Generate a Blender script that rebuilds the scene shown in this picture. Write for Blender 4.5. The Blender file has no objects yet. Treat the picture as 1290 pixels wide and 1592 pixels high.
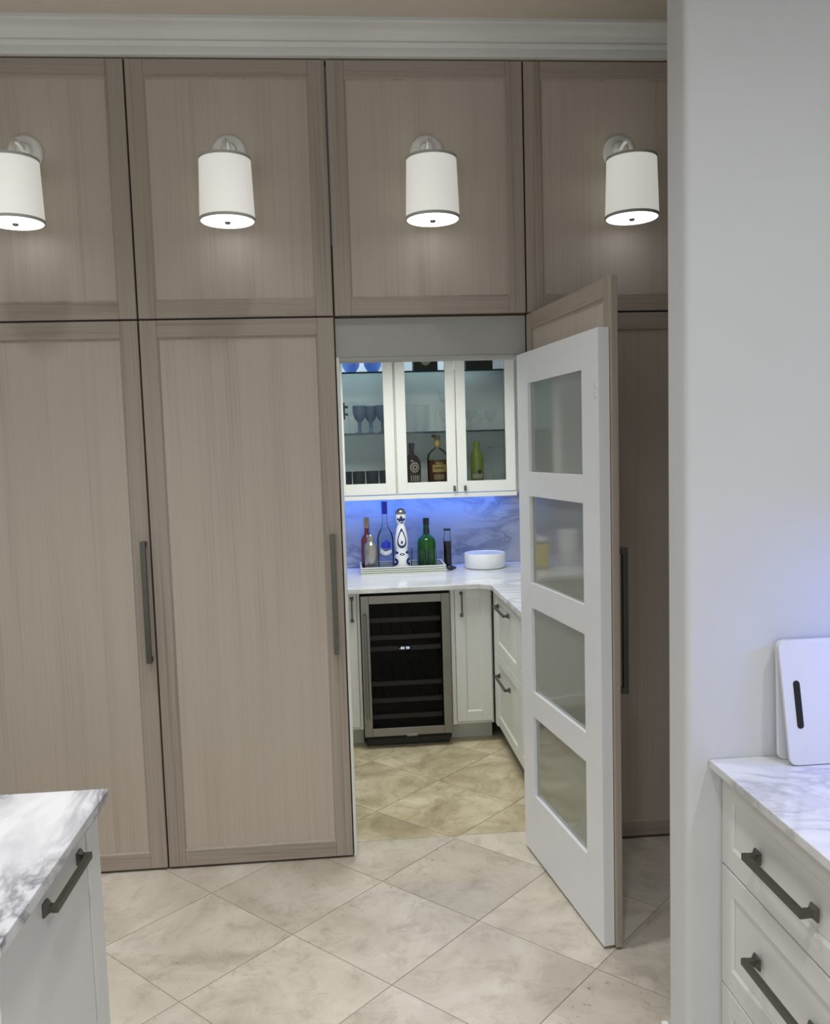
import bpy, bmesh, math, random
from mathutils import Vector, Matrix
random.seed(7)
scene = bpy.context.scene
COL = scene.collection

# ------------------------------------------------------------------ camera
cam_d = bpy.data.cameras.new('camera'); cam = bpy.data.objects.new('camera', cam_d); COL.objects.link(cam)
R_ = Vector((0.99611191, -0.08303145, -0.02944207)); U_ = Vector((0.03651691, 0.08501789, 0.99571003)); F_ = Vector((0.08017214, 0.99291376, -0.08771939))
cam.matrix_world = Matrix(((R_.x, U_.x, -F_.x, 0.0), (R_.y, U_.y, -F_.y, -3.43), (R_.z, U_.z, -F_.z, 1.6704), (0, 0, 0, 1)))
cam_d.sensor_fit = 'HORIZONTAL'; cam_d.sensor_width = 36.0
cam_d.lens = 1334.45 / 1290 * 36; cam_d.shift_y = 21.28 / 1290
cam_d.clip_start = 0.05
scene.camera = cam

# ------------------------------------------------------------------ world, lights, exposure
world = bpy.data.worlds.new('world'); scene.world = world; world.use_nodes = True
bg = world.node_tree.nodes['Background']; bg.inputs[0].default_value = (0.75, 0.85, 1.0, 1); bg.inputs[1].default_value = 0.3
vs = scene.view_settings
vs.view_transform = 'Standard'; vs.look = 'None'; vs.gamma = 1.0; vs.exposure = 0.0; vs.use_curve_mapping = False
scene.cycles.transparent_max_bounces = 32
scene.cycles.max_bounces = 8

def area(name, loc, target, sx, sy, power, color, spread=180):
    d = bpy.data.lights.new(name, 'AREA'); d.shape = 'RECTANGLE'; d.size = sx; d.size_y = sy; d.energy = power; d.color = color
    d.spread = math.radians(spread)
    o = bpy.data.objects.new(name, d); COL.objects.link(o); o.location = loc
    o.rotation_euler = (Vector(target) - Vector(loc)).to_track_quat('-Z', 'Y').to_euler()
    return o
def spot(name, loc, power, color, angle, blend=0.6, radius=0.06, target=None):
    d = bpy.data.lights.new(name, 'SPOT'); d.energy = power; d.color = color; d.spot_size = math.radians(angle); d.spot_blend = blend
    d.shadow_soft_size = radius
    o = bpy.data.objects.new(name, d); COL.objects.link(o); o.location = loc
    if target: o.rotation_euler = (Vector(target) - Vector(loc)).to_track_quat('-Z', 'Y').to_euler()
    return o
# daylight through the big window behind the camera
area('window_daylight', (-0.6, -6.0, 1.5), (-0.6, 0, 1.3), 4.6, 2.4, 48, (0.92, 0.96, 1.0))
# recessed ceiling cans of the kitchen
for x, y, w_, a_ in ((-2.3, -1.0, 110, 78), (-1.2, -1.0, 110, 78), (-0.1, -1.0, 110, 78), (1.40, -0.95, 55, 52), (-1.5, -3.0, 160, 118), (0.0, -3.0, 135, 118), (1.6, -3.0, 140, 118), (0.0, -4.6, 75, 96), (-1.5, -4.6, 75, 96)):
    spot('recessed_downlight', (x, y, 3.88), w_, (0.97, 0.985, 1.0), a_, 0.9, 0.09)
# pantry ceiling light, blue LED strip under the pantry wall cabinets, blue LED strip over the right-hand worktop
area('pantry_light', (0.30, 0.95, 2.42), (0.30, 0.95, 0), 0.9, 0.5, 20, (0.98, 1.0, 0.95), 150)
area('blue_led_strip', (0.30, 2.04, 1.385), (0.30, 2.10, 0.9), 1.5, 0.02, 3.7, (0.0, 0.17, 1.0))
area('cabinet_led_strip', (0.13, 1.98, 2.335), (0.13, 1.98, 1.4), 1.6, 0.03, 3.4, (0.70, 0.84, 1.0))
area('desk_led_strip', (1.62, -1.75, 1.42), (1.55, -1.60, 0.9), 0.7, 0.03, 4.5, (0.10, 0.19, 1.0))

# ------------------------------------------------------------------ materials
def mat(name):
    m = bpy.data.materials.new(name); m.use_nodes = True
    nt = m.node_tree; b = nt.nodes['Principled BSDF']
    return m, nt, b
def N(nt, t, **kw):
    n = nt.nodes.new(t)
    for k, v in kw.items(): setattr(n, k, v)
    return n
def ramp(nt, stops, interp='LINEAR'):
    r = N(nt, 'ShaderNodeValToRGB'); e = r.color_ramp.elements; r.color_ramp.interpolation = interp
    while len(e) > 1: e.remove(e[-1])
    e[0].position = stops[0][0]; e[0].color = (*stops[0][1], 1)
    for p, c in stops[1:]:
        q = e.new(p); q.color = (*c, 1)
    return r
def noise(nt, vec, scale, detail=4, rough=0.55, dist=0.0):
    n = N(nt, 'ShaderNodeTexNoise'); n.inputs['Scale'].default_value = scale; n.inputs['Detail'].default_value = detail
    n.inputs['Roughness'].default_value = rough; n.inputs['Distortion'].default_value = dist
    nt.links.new(vec, n.inputs['Vector']); return n
def coords(nt, scale=(1, 1, 1), rot=(0, 0, 0), rand=True):
    tc = N(nt, 'ShaderNodeTexCoord'); mp = N(nt, 'ShaderNodeMapping')
    mp.inputs['Scale'].default_value = scale; mp.inputs['Rotation'].default_value = rot
    if rand:
        oi = N(nt, 'ShaderNodeObjectInfo'); mu = N(nt, 'ShaderNodeVectorMath', operation='SCALE'); mu.inputs[0].default_value = (13.1, 7.7, 5.3)
        nt.links.new(oi.outputs['Random'], mu.inputs['Scale'])
        ad = N(nt, 'ShaderNodeVectorMath', operation='ADD'); nt.links.new(tc.outputs['Object'], ad.inputs[0]); nt.links.new(mu.outputs[0], ad.inputs[1])
        nt.links.new(ad.outputs[0], mp.inputs['Vector'])
    else: nt.links.new(tc.outputs['Object'], mp.inputs['Vector'])
    return mp.outputs[0]
def bump(nt, b, h, strength, dist=0.002):
    bm = N(nt, 'ShaderNodeBump'); bm.inputs['Strength'].default_value = strength; bm.inputs['Distance'].default_value = dist
    nt.links.new(h, bm.inputs['Height']); nt.links.new(bm.outputs[0], b.inputs['Normal'])
def plain(name, color, rough=0.5, metal=0.0, spec=0.5, var=0.0, vscale=6.0, emit=None, estr=0.0, coat=0.0):
    m, nt, b = mat(name)
    b.inputs['Base Color'].default_value = (*color, 1); b.inputs['Roughness'].default_value = rough; b.inputs['Metallic'].default_value = metal
    b.inputs['Specular IOR Level'].default_value = spec; b.inputs['Coat Weight'].default_value = coat
    if var:
        v = coords(nt); n = noise(nt, v, vscale, 5)
        r = ramp(nt, [(0.3, tuple(c * (1 - var) for c in color)), (0.7, tuple(min(1, c * (1 + var)) for c in color))])
        nt.links.new(n.outputs['Fac'], r.inputs[0]); nt.links.new(r.outputs[0], b.inputs['Base Color'])
    if emit: b.inputs['Emission Color'].default_value = (*emit, 1); b.inputs['Emission Strength'].default_value = estr
    return m
def wood(name, c0, c1, horizontal=False):
    m, nt, b = mat(name)
    sc = (0.8, 0.8, 70) if horizontal else (70, 70, 0.8)
    v = coords(nt, sc); n = noise(nt, v, 1.0, 3, 0.75, 0.25)
    v2 = coords(nt, (0.45, 3, 11) if horizontal else (11, 3, 0.45)); n2 = noise(nt, v2, 1.0, 3, 0.5, 0.6)
    # cathedral figure
    w = N(nt, 'ShaderNodeTexWave', wave_type='RINGS', rings_direction='Y'); w.inputs['Scale'].default_value = 2.2; w.inputs['Distortion'].default_value = 5.0
    w.inputs['Detail'].default_value = 3; w.inputs['Detail Scale'].default_value = 1.2
    nt.links.new(coords(nt, (1.2, 1, 9) if horizontal else (9, 1, 1.2)), w.inputs['Vector'])
    m1 = N(nt, 'ShaderNodeMix'); m1.inputs[0].default_value = 0.45; nt.links.new(n.outputs['Fac'], m1.inputs[2]); nt.links.new(n2.outputs['Fac'], m1.inputs[3])
    m2 = N(nt, 'ShaderNodeMix'); m2.inputs[0].default_value = 0.05; nt.links.new(m1.outputs[0], m2.inputs[2]); nt.links.new(w.outputs['Fac'], m2.inputs[3])
    r = ramp(nt, [(0.33, c0), (0.48, tuple(a * 0.35 + q * 0.65 for a, q in zip(c0, c1))), (0.72, c1)])
    nt.links.new(m2.outputs[0], r.inputs[0]); nt.links.new(r.outputs[0], b.inputs['Base Color'])
    b.inputs['Roughness'].default_value = 0.55; b.inputs['Specular IOR Level'].default_value = 0.35
    bump(nt, b, n.outputs['Fac'], 0.12, 0.001)
    return m
def marble(name, base, vein, scale=1.6, rot=(0, 0, 0.5), width=0.05, strong=0.8, stretch=(1, 1, 1), rough=0.12):
    m, nt, b = mat(name)
    v = coords(nt, stretch, rot, rand=False)
    n1 = noise(nt, v, scale, 8, 0.6, 0.8)
    s = N(nt, 'ShaderNodeMath', operation='SUBTRACT'); s.inputs[1].default_value = 0.5; nt.links.new(n1.outputs['Fac'], s.inputs[0])
    a = N(nt, 'ShaderNodeMath', operation='ABSOLUTE'); nt.links.new(s.outputs[0], a.inputs[0])
    r1 = ramp(nt, [(0.0, (strong,) * 3), (width, (strong * 0.25,) * 3), (width * 2.6, (0, 0, 0))]); nt.links.new(a.outputs[0], r1.inputs[0])
    n2 = noise(nt, v, scale * 1.7, 5, 0.55, 0.4)
    r2 = ramp(nt, [(0.45, (0, 0, 0)), (0.75, (0.55,) * 3)]); nt.links.new(n2.outputs['Fac'], r2.inputs[0])
    n3 = noise(nt, v, scale * 0.6, 3, 0.5)
    r3 = ramp(nt, [(0.40, (0.12,) * 3), (0.54, (1, 1, 1))]); nt.links.new(n3.outputs['Fac'], r3.inputs[0])
    mu = N(nt, 'ShaderNodeMath', operation='MULTIPLY'); nt.links.new(r1.outputs[0], mu.inputs[0]); nt.links.new(r3.outputs[0], mu.inputs[1])
    ad = N(nt, 'ShaderNodeMath', operation='MULTIPLY_ADD', use_clamp=True); ad.inputs[1].default_value = 0.45
    nt.links.new(r2.outputs[0], ad.inputs[0]); nt.links.new(mu.outputs[0], ad.inputs[2])
    mx = N(nt, 'ShaderNodeMix', data_type='RGBA'); mx.inputs[6].default_value = (*base, 1); mx.inputs[7].default_value = (*vein, 1)
    nt.links.new(ad.outputs[0], mx.inputs[0]); nt.links.new(mx.outputs[2], b.inputs['Base Color'])
    b.inputs['Roughness'].default_value = rough
    return m
def travertine(name, dark, mid, light, rough=0.35):
    m, nt, b = mat(name)
    v = coords(nt)
    n1 = noise(nt, v, 2.4, 8, 0.66, 1.2); r1 = ramp(nt, [(0.30, dark), (0.48, mid), (0.64, light), (0.8, tuple(min(1, c * 1.08) for c in light))]); nt.links.new(n1.outputs['Fac'], r1.inputs[0])
    n2 = noise(nt, v, 9.0, 9, 0.75, 0.7); r2 = ramp(nt, [(0.34, tuple(c * 0.72 + 0.1 for c in mid)), (0.50, (1, 1, 1)), (0.70, (1, 1, 1))]); nt.links.new(n2.outputs['Fac'], r2.inputs[0])
    n3 = noise(nt, v, 60.0, 3, 0.6, 0.5); r3 = ramp(nt, [(0.62, (1, 1, 1)), (0.66, (0.72, 0.68, 0.62)), (0.73, (0.42, 0.38, 0.33))]); nt.links.new(n3.outputs['Fac'], r3.inputs[0])
    n4 = noise(nt, v, 1.7, 2, 0.5); r4 = ramp(nt, [(0.46, (0, 0, 0)), (0.62, (1, 1, 1))]); nt.links.new(n4.outputs['Fac'], r4.inputs[0])
    mx = N(nt, 'ShaderNodeMix', data_type='RGBA', blend_type='MULTIPLY'); mx.inputs[0].default_value = 0.44
    nt.links.new(r1.outputs[0], mx.inputs[6]); nt.links.new(r2.outputs[0], mx.inputs[7])
    my = N(nt, 'ShaderNodeMix', data_type='RGBA', blend_type='MULTIPLY'); nt.links.new(r4.outputs[0], my.inputs[0])
    nt.links.new(mx.outputs[2], my.inputs[6]); nt.links.new(r3.outputs[0], my.inputs[7])
    oi = N(nt, 'ShaderNodeObjectInfo'); mr = N(nt, 'ShaderNodeMapRange'); mr.inputs[3].default_value = 0.91; mr.inputs[4].default_value = 1.06
    nt.links.new(oi.outputs['Random'], mr.inputs[0])
    hs = N(nt, 'ShaderNodeHueSaturation'); nt.links.new(mr.outputs[0], hs.inputs['Value']); nt.links.new(my.outputs[2], hs.inputs['Color'])
    nt.links.new(hs.outputs[0], b.inputs['Base Color']); b.inputs['Roughness'].default_value = rough
    bump(nt, b, n2.outputs['Fac'], 0.05, 0.002)
    return m
def thin_glass(name, tint, edge=0.35, rough=0.02, gloss=1.0, ior=1.45):
    m = bpy.data.materials.new(name); m.use_nodes = True; nt = m.node_tree; nt.nodes.clear()
    out = N(nt, 'ShaderNodeOutputMaterial'); tr = N(nt, 'ShaderNodeBsdfTransparent'); gl = N(nt, 'ShaderNodeBsdfGlossy'); fr = N(nt, 'ShaderNodeFresnel')
    lw = N(nt, 'ShaderNodeLayerWeight'); lw.inputs[0].default_value = 0.25
    rp = ramp(nt, [(0.0, tint), (0.65, tint), (1.0, tuple(c * (1 - edge) for c in tint))]); nt.links.new(lw.outputs['Facing'], rp.inputs[0]); nt.links.new(rp.outputs[0], tr.inputs[0])
    gl.inputs['Roughness'].default_value = rough; gl.inputs[0].default_value = (gloss, gloss, gloss, 1); fr.inputs[0].default_value = ior
    mx = N(nt, 'ShaderNodeMixShader'); nt.links.new(fr.outputs[0], mx.inputs[0]); nt.links.new(tr.outputs[0], mx.inputs[1]); nt.links.new(gl.outputs[0], mx.inputs[2])
    nt.links.new(mx.outputs[0], out.inputs[0]); return m
def tinted(name, tint, body, fac, rough=0.08):
    """coloured glass or liquid: part see-through, part coloured body"""
    m, nt, b = mat(name); out = nt.nodes['Material Output']
    b.inputs['Base Color'].default_value = (*body, 1); b.inputs['Roughness'].default_value = rough
    tr = N(nt, 'ShaderNodeBsdfTransparent'); tr.inputs[0].default_value = (*tint, 1)
    mx = N(nt, 'ShaderNodeMixShader'); mx.inputs[0].default_value = fac
    nt.links.new(tr.outputs[0], mx.inputs[1]); nt.links.new(b.outputs[0], mx.inputs[2]); nt.links.new(mx.outputs[0], out.inputs[0]); return m

M = {}
WP0, WP1 = (0.430, 0.368, 0.305), (0.540, 0.470, 0.398)
WF0, WF1 = (0.285, 0.238, 0.193), (0.440, 0.377, 0.313)
M['wood_panel'] = wood('washed_oak_panel', WP0, WP1)
M['wood_v'] = wood('washed_oak_stile', WF0, WF1)
M['wood_h'] = wood('washed_oak_rail', WF0, WF1, True)
M['carcass'] = plain('dark_carcass', (0.06, 0.048, 0.04), 0.8, var=0.1)
M['white_paint'] = plain('white_paint', (0.74, 0.75, 0.72), 0.42, var=0.015)
M['white_door'] = plain('white_door_paint', (0.84, 0.855, 0.88), 0.38, var=0.012)
M['wall'] = plain('wall_paint', (0.66, 0.67, 0.67), 0.7, var=0.02, vscale=2)
M['wall_beige'] = plain('beige_wall_paint', (0.84, 0.75, 0.61), 0.75, var=0.03, vscale=2)
M['ceiling'] = plain('ceiling_paint', (0.60, 0.58, 0.53), 0.8, var=0.02)
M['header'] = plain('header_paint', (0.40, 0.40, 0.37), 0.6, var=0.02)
M['crown'] = plain('crown_paint', (0.72, 0.72, 0.69), 0.4, var=0.015)
M['toe'] = plain('toe_kick_paint', (0.58, 0.58, 0.53), 0.6, var=0.02)
M['grout'] = plain('grout', (0.40, 0.35, 0.28), 0.9, var=0.05)
M['tile'] = travertine('cream_travertine', (0.44, 0.383, 0.308), (0.54, 0.484, 0.402), (0.61, 0.558, 0.478))
M['tile_pantry'] = travertine('tan_travertine', (0.35, 0.285, 0.18), (0.52, 0.45, 0.30), (0.68, 0.60, 0.44), 0.22)
M['marble_island'] = marble('veined_marble_island', (0.80, 0.80, 0.81), (0.17, 0.17, 0.20), 5.0, (0, 0, 0.62), 0.055, 1.0, (1.0, 0.42, 1))
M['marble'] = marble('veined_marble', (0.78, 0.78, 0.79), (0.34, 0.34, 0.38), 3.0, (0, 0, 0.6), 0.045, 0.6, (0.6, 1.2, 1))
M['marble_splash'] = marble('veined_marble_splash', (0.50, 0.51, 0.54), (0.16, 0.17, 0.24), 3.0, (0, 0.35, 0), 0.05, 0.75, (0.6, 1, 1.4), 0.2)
M['pewter'] = plain('pewter_pull', (0.125, 0.122, 0.105), 0.45, 0.8, var=0.06, vscale=30)
M['steel'] = plain('brushed_steel', (0.25, 0.243, 0.222), 0.30, 0.92, var=0.05, vscale=12)
M['nickel'] = plain('satin_nickel', (0.82, 0.81, 0.77), 0.32, 0.35)
M['shaker_steel'] = plain('shaker_steel', (0.40, 0.375, 0.34), 0.28, 0.9, var=0.05, vscale=30)
M['black'] = plain('black_plastic', (0.012, 0.012, 0.012), 0.4)
M['interior'] = plain('cooler_interior', (0.006, 0.006, 0.006), 0.7)
M['rack'] = plain('rack_front', (0.30, 0.285, 0.26), 0.45, 0.3, var=0.05)
M['cooler_glass'] = thin_glass('smoked_glass', (0.66, 0.66, 0.66), 0.3, 0.03, 0.15)
M['glass'] = thin_glass('clear_pane', (0.95, 0.965, 0.965), 0.2, 0.02, 0.22)
def clear_ware(name):
    m, nt, b = mat(name); out = nt.nodes['Material Output']
    b.inputs['Base Color'].default_value = (0.82, 0.86, 0.88, 1); b.inputs['Roughness'].default_value = 0.1
    tr = N(nt, 'ShaderNodeBsdfTransparent'); tr.inputs[0].default_value = (0.97, 0.98, 0.98, 1); lw = N(nt, 'ShaderNodeLayerWeight'); lw.inputs[0].default_value = 0.35
    rp = ramp(nt, [(0.0, (0.045,) * 3), (0.55, (0.09,) * 3), (1.0, (0.6,) * 3)]); nt.links.new(lw.outputs['Facing'], rp.inputs[0])
    mx = N(nt, 'ShaderNodeMixShader'); nt.links.new(rp.outputs[0], mx.inputs[0]); nt.links.new(tr.outputs[0], mx.inputs[1]); nt.links.new(b.outputs[0], mx.inputs[2]); nt.links.new(mx.outputs[0], out.inputs[0]); return m
M['glassware'] = clear_ware('clear_glassware')
M['bottle_glass'] = thin_glass('clear_bottle_glass', (0.95, 0.96, 0.965), 0.45, 0.05, 0.9, 1.18)
M['shelf_glass'] = thin_glass('shelf_glass', (0.86, 0.94, 0.92), 0.2)
M['shelf_edge'] = plain('shelf_glass_edge', (0.012, 0.04, 0.05), 0.15)
M['door_pane'] = plain('grey_glazed_pane', (0.245, 0.26, 0.235), 0.07, spec=0.8, coat=0.6)
M['shade'] = plain('linen_shade', (0.75, 0.74, 0.68), 0.8, emit=(1.0, 0.985, 0.92), estr=0.39)
M['shade_trim'] = plain('shade_trim', (0.46, 0.47, 0.42), 0.7, var=0.05)
M['diffuser'] = plain('diffuser', (0.8, 0.8, 0.8), 0.5, emit=(0.95, 0.98, 1.0), estr=1.9)
M['finial'] = plain('finial_metal', (0.25, 0.25, 0.25), 0.3, 0.9)
M['led'] = plain('display_led', (0.8, 0.85, 0.9), 0.4, emit=(0.85, 0.92, 1.0), estr=1.5)
M['blue_glass'] = tinted('blue_glass', (0.48, 0.58, 0.74), (0.17, 0.225, 0.33), 0.62)
M['light_blue_glass'] = tinted('light_blue_glass', (0.62, 0.76, 0.97), (0.36, 0.50, 0.82), 0.5)
M['navy_glass'] = tinted('navy_glass', (0.04, 0.08, 0.14), (0.008, 0.022, 0.045), 0.9)
M['amber'] = tinted('amber_spirit', (0.55, 0.26, 0.10), (0.22, 0.075, 0.02), 0.6)
M['dark_amber'] = tinted('dark_spirit', (0.2, 0.07, 0.04), (0.035, 0.012, 0.008), 0.88)
M['yellow_green'] = tinted('yellow_green_glass', (0.75, 0.85, 0.30), (0.42, 0.50, 0.10), 0.6)
M['green'] = tinted('green_liqueur', (0.08, 0.36, 0.07), (0.012, 0.10, 0.014), 0.7)
M['rose'] = tinted('rose_spirit', (0.55, 0.18, 0.16), (0.20, 0.05, 0.05), 0.6)
M['cola'] = plain('dark_syrup', (0.006, 0.004, 0.006), 0.12)
M['black_cap'] = plain('black_cap', (0.012, 0.012, 0.014), 0.35)
M['gold'] = plain('gold_label', (0.62, 0.43, 0.10), 0.45)
M['cream_label'] = plain('cream_label', (0.62, 0.56, 0.44), 0.6)
M['ink'] = plain('label_ink', (0.03, 0.02, 0.015), 0.6)
M['cork'] = plain('cork', (0.42, 0.28, 0.15), 0.7, var=0.12, vscale=40)
M['blue_cap'] = plain('blue_cap', (0.02, 0.04, 0.50), 0.35)
M['ceramic'] = plain('white_ceramic', (0.78, 0.79, 0.80), 0.2)
M['cobalt'] = plain('cobalt_paint', (0.015, 0.025, 0.13), 0.25)
M['charcoal'] = plain('charcoal_board', (0.020, 0.022, 0.020), 0.7)
M['cream_emblem'] = plain('cream_emblem', (0.50, 0.48, 0.38), 0.6)
M['mirror'] = plain('tray_mirror', (0.55, 0.58, 0.60), 0.08, 0.9)
M['bone'] = plain('bone_inlay', (0.66, 0.68, 0.62), 0.35)
M['board_white'] = plain('white_plastic_board', (0.78, 0.78, 0.80), 0.4)
M['yellow_jar'] = plain('yellow_jar_content', (0.62, 0.46, 0.06), 0.4)

# ------------------------------------------------------------------ mesh helpers
class MB:
    def __init__(s): s.v = []; s.f = []; s.m = []
    def add(s, vs_, fs, mi=0):
        o = len(s.v); s.v += [tuple(v) for v in vs_]; s.f += [tuple(i + o for i in f) for f in fs]; s.m += [mi] * len(fs); return s
    def box(s, x0, x1, y0, y1, z0, z1, mi=0):
        v = [(x, y, z) for z in (z0, z1) for y in (y0, y1) for x in (x0, x1)]
        return s.add(v, [(0, 2, 3, 1), (4, 5, 7, 6), (0, 1, 5, 4), (2, 6, 7, 3), (0, 4, 6, 2), (1, 3, 7, 5)], mi)
    def fbox(s, o, a, b, c, a0, a1, b0, b1, c0, c1, mi=0):
        o, a, b, c = map(Vector, (o, a, b, c)); v = [o + a * x + b * y + c * z for z in (c0, c1) for y in (b0, b1) for x in (a0, a1)]
        fs = [(0, 2, 3, 1), (4, 5, 7, 6), (0, 1, 5, 4), (2, 6, 7, 3), (0, 4, 6, 2), (1, 3, 7, 5)]
        if a.cross(b).dot(c) < 0: fs = [f[::-1] for f in fs]
        return s.add(v, fs, mi)
    def lathe(s, prof, c=(0, 0, 0), n=28, mi=0, axis=None):
        """prof: (r, h) pairs from one end to the other; closed at r = 0"""
        ax = Vector(axis) if axis else Vector((0, 0, 1)); ax.normalize(); e1 = ax.orthogonal().normalized() if axis else Vector((1, 0, 0)); e2 = ax.cross(e1); c = Vector(c)
        rows = []; vs_ = []; fs = []
        for r, h in prof:
            if r < 1e-6: rows.append([len(vs_)]); vs_.append(c + ax * h)
            else:
                rows.append(list(range(len(vs_), len(vs_) + n)))
                vs_ += [c + ax * h + e1 * (r * math.cos(2 * math.pi * k / n)) + e2 * (r * math.sin(2 * math.pi * k / n)) for k in range(n)]
        for a, b in zip(rows, rows[1:]):
            for k in range(n):
                k2 = (k + 1) % n
                if len(a) == 1 and len(b) == 1: break
                if len(a) == 1: fs.append((a[0], b[k2], b[k]))
                elif len(b) == 1: fs.append((a[k], a[k2], b[0]))
                else: fs.append((a[k], a[k2], b[k2], b[k]))
        return s.add(vs_, fs, mi)
    def prism(s, poly, z0, z1, fn=None, mi=0):
        """poly in (p, q) extruded from z0 to z1; fn maps (p, q, h) to a point"""
        fn = fn or (lambda p, q, h: (p, q, h)); n = len(poly)
        v = [fn(p, q, z0) for p, q in poly] + [fn(p, q, z1) for p, q in poly]
        return s.add(v, [tuple(range(n))[::-1], tuple(range(n, 2 * n))] + [(k, (k + 1) % n, n + (k + 1) % n, n + k) for k in range(n)], mi)
    def tube(s, pts, r, n=10, mi=0):
        pts = [Vector(p) for p in pts]; rows = []; vs_ = []; fs = []
        for i, p in enumerate(pts):
            t = (pts[min(i + 1, len(pts) - 1)] - pts[max(i - 1, 0)]).normalized(); a = t.orthogonal().normalized() if i == 0 else (pa - t * pa.dot(t)).normalized(); pa = a; b = t.cross(a)
            rows.append(list(range(len(vs_), len(vs_) + n))); vs_ += [p + a * (r * math.cos(2 * math.pi * k / n)) + b * (r * math.sin(2 * math.pi * k / n)) for k in range(n)]
        for a, b in zip(rows, rows[1:]):
            fs += [(a[k], a[(k + 1) % n], b[(k + 1) % n], b[k]) for k in range(n)]
        fs += [tuple(rows[0])[::-1], tuple(rows[-1])]
        return s.add(vs_, fs, mi)
    def build(s, name, mats, parent=None, bevel=0.0, smooth=False, origin=None, seg=2):
        me = bpy.data.meshes.new(name); o3 = Vector(origin) if origin is not None else None
        vs_ = [tuple(Vector(v) - o3) for v in s.v] if o3 is not None else s.v
        me.from_pydata(vs_, [], s.f)
        mats = mats if isinstance(mats, (list, tuple)) else [mats]
        for m in mats: me.materials.append(M[m] if isinstance(m, str) else m)
        for p, mi in zip(me.polygons, s.m): p.material_index = mi
        bm = bmesh.new(); bm.from_mesh(me)
        bmesh.ops.recalc_face_normals(bm, faces=bm.faces)
        if bevel:
            es = [e for e in bm.edges if len(e.link_faces) == 2 and e.calc_face_angle(0) > 0.5]
            bmesh.ops.bevel(bm, geom=es, offset=bevel, segments=seg, profile=0.6, affect='EDGES', clamp_overlap=True)
        if smooth:
            for f in bm.faces: f.smooth = True
            for e in bm.edges:
                if len(e.link_faces) == 2 and e.calc_face_angle(0) > 0.7: e.smooth = False
        bm.to_mesh(me); bm.free()
        o = bpy.data.objects.new(name, me); COL.objects.link(o)
        if parent is not None: o.parent = parent
        elif o3 is not None: o.location = o3
        return o
def tag(o, label, cat, group=None):
    o['label'] = label; o['category'] = cat
    if group: o['group'] = group
    return o
def struct(o, label=None):
    o['kind'] = 'structure'
    if label: o['label'] = label
    return o
class Thing:
    """an Empty at the thing's base; parts are given in world coordinates"""
    def __init__(s, name, label, cat, loc, group=None):
        s.e = bpy.data.objects.new(name, None); COL.objects.link(s.e); s.e.location = loc; s.e.empty_display_size = 0.05
        s.loc = Vector(loc); tag(s.e, label, cat, group)
    def part(s, mb, name, mats, parent=None, bevel=0.0, smooth=False, label=None):
        o = mb.build(name, mats, parent or s.e, bevel, smooth, origin=s.loc)
        if label: o['label'] = label
        return o
def dup(e, loc, label=None, rz=None):
    r = e.copy(); COL.objects.link(r); r.location = loc
    if label: r['label'] = label
    if rz is not None: r.rotation_euler.z = rz
    for ch in list(e.children):
        c = ch.copy(); COL.objects.link(c); c.parent = r
        for g in list(ch.children):
            d = g.copy(); COL.objects.link(d); d.parent = c
    return r
def box(*a): return MB().box(*a)

# ------------------------------------------------------------------ the room shell
def clip(poly, x0, x1, y0, y1):
    for ax, val, sg in ((0, x0, 1), (0, x1, -1), (1, y0, 1), (1, y1, -1)):
        out = []
        for a, b in zip(poly, poly[1:] + poly[:1]):
            ia, ib = sg * (a[ax] - val) >= 0, sg * (b[ax] - val) >= 0
            if ia: out.append(a)
            if ia != ib:
                t = (val - a[ax]) / (b[ax] - a[ax]); out.append((a[0] + t * (b[0] - a[0]), a[1] + t * (b[1] - a[1])))
        poly = out
        if not poly: break
    return poly
def lay_tiles(floor, x0, x1, y0, y1, material):
    s = 0.4636; g = 0.0016; tx, ty = -0.2367, -0.5419; c = math.sqrt(0.5); full = None
    for i in range(-14, 15):
        for j in range(-14, 15):
            cx, cy = tx + s * c * (i + j + 1), ty + s * c * (i - j)
            k = (s / 2 - g) * math.sqrt(2)
            P = [(cx - k, cy), (cx, cy - k), (cx + k, cy), (cx, cy + k)]
            Q = clip(P, x0, x1, y0, y1)
            if len(Q) < 3: continue
            area_ = abs(sum(a[0] * b[1] - a[1] * b[0] for a, b in zip(Q, Q[1:] + Q[:1]))) / 2
            if area_ < 0.0015: continue
            whole = len(Q) == 4 and abs(area_ - 2 * k * k) < 1e-4
            if whole and full:
                o = bpy.data.objects.new('tile', full); COL.objects.link(o); o.parent = floor; o.location = (cx, cy, 0)
            else:
                mb = MB().prism([(p[0] - cx, p[1] - cy) for p in Q], -0.012, 0.0)
                o = mb.build('tile', material, floor, 0.0012); o.location = (cx, cy, 0)
                if whole: full = o.data
fl = struct(box(-4, 3, -6.2, 0.14, -0.08, -0.0025).build('floor', 'grout'), 'cream stone tiles laid diagonally across the kitchen floor')
lay_tiles(fl, -2.6, 2.4, -3.3, 0.1385, 'tile')
fp = struct(box(-0.85, 1.45, 0.14, 2.2, -0.08, -0.0025).build('floor_pantry', 'grout'), 'tan polished stone tiles on the pantry floor')
lay_tiles(fp, -0.85, 0.86, 0.1415, 1.46, 'tile_pantry')
struct(box(-4, 3, -6.2, 0.08, 3.9, 3.96).build('ceiling', 'ceiling'))
struct(box(-4, 3, 0.0, 0.08, 3.17, 3.9).build('wall_back', 'wall_beige'), 'beige wall above the white crown moulding')
struct(box(-4, -1.54, 0.0, 0.08, 0, 3.17).build('wall_back_left', 'wall'))
struct(box(1.52, 3, 0.0, 0.08, 0, 3.17).build('wall_back_right', 'wall'))
struct(box(-4.08, -4, -6.2, 0.08, 0, 3.96).build('wall_left', 'wall'))
struct(box(3.0, 3.08, -6.2, 0.08, 0, 3.96).build('wall_right', 'wall'))
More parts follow.
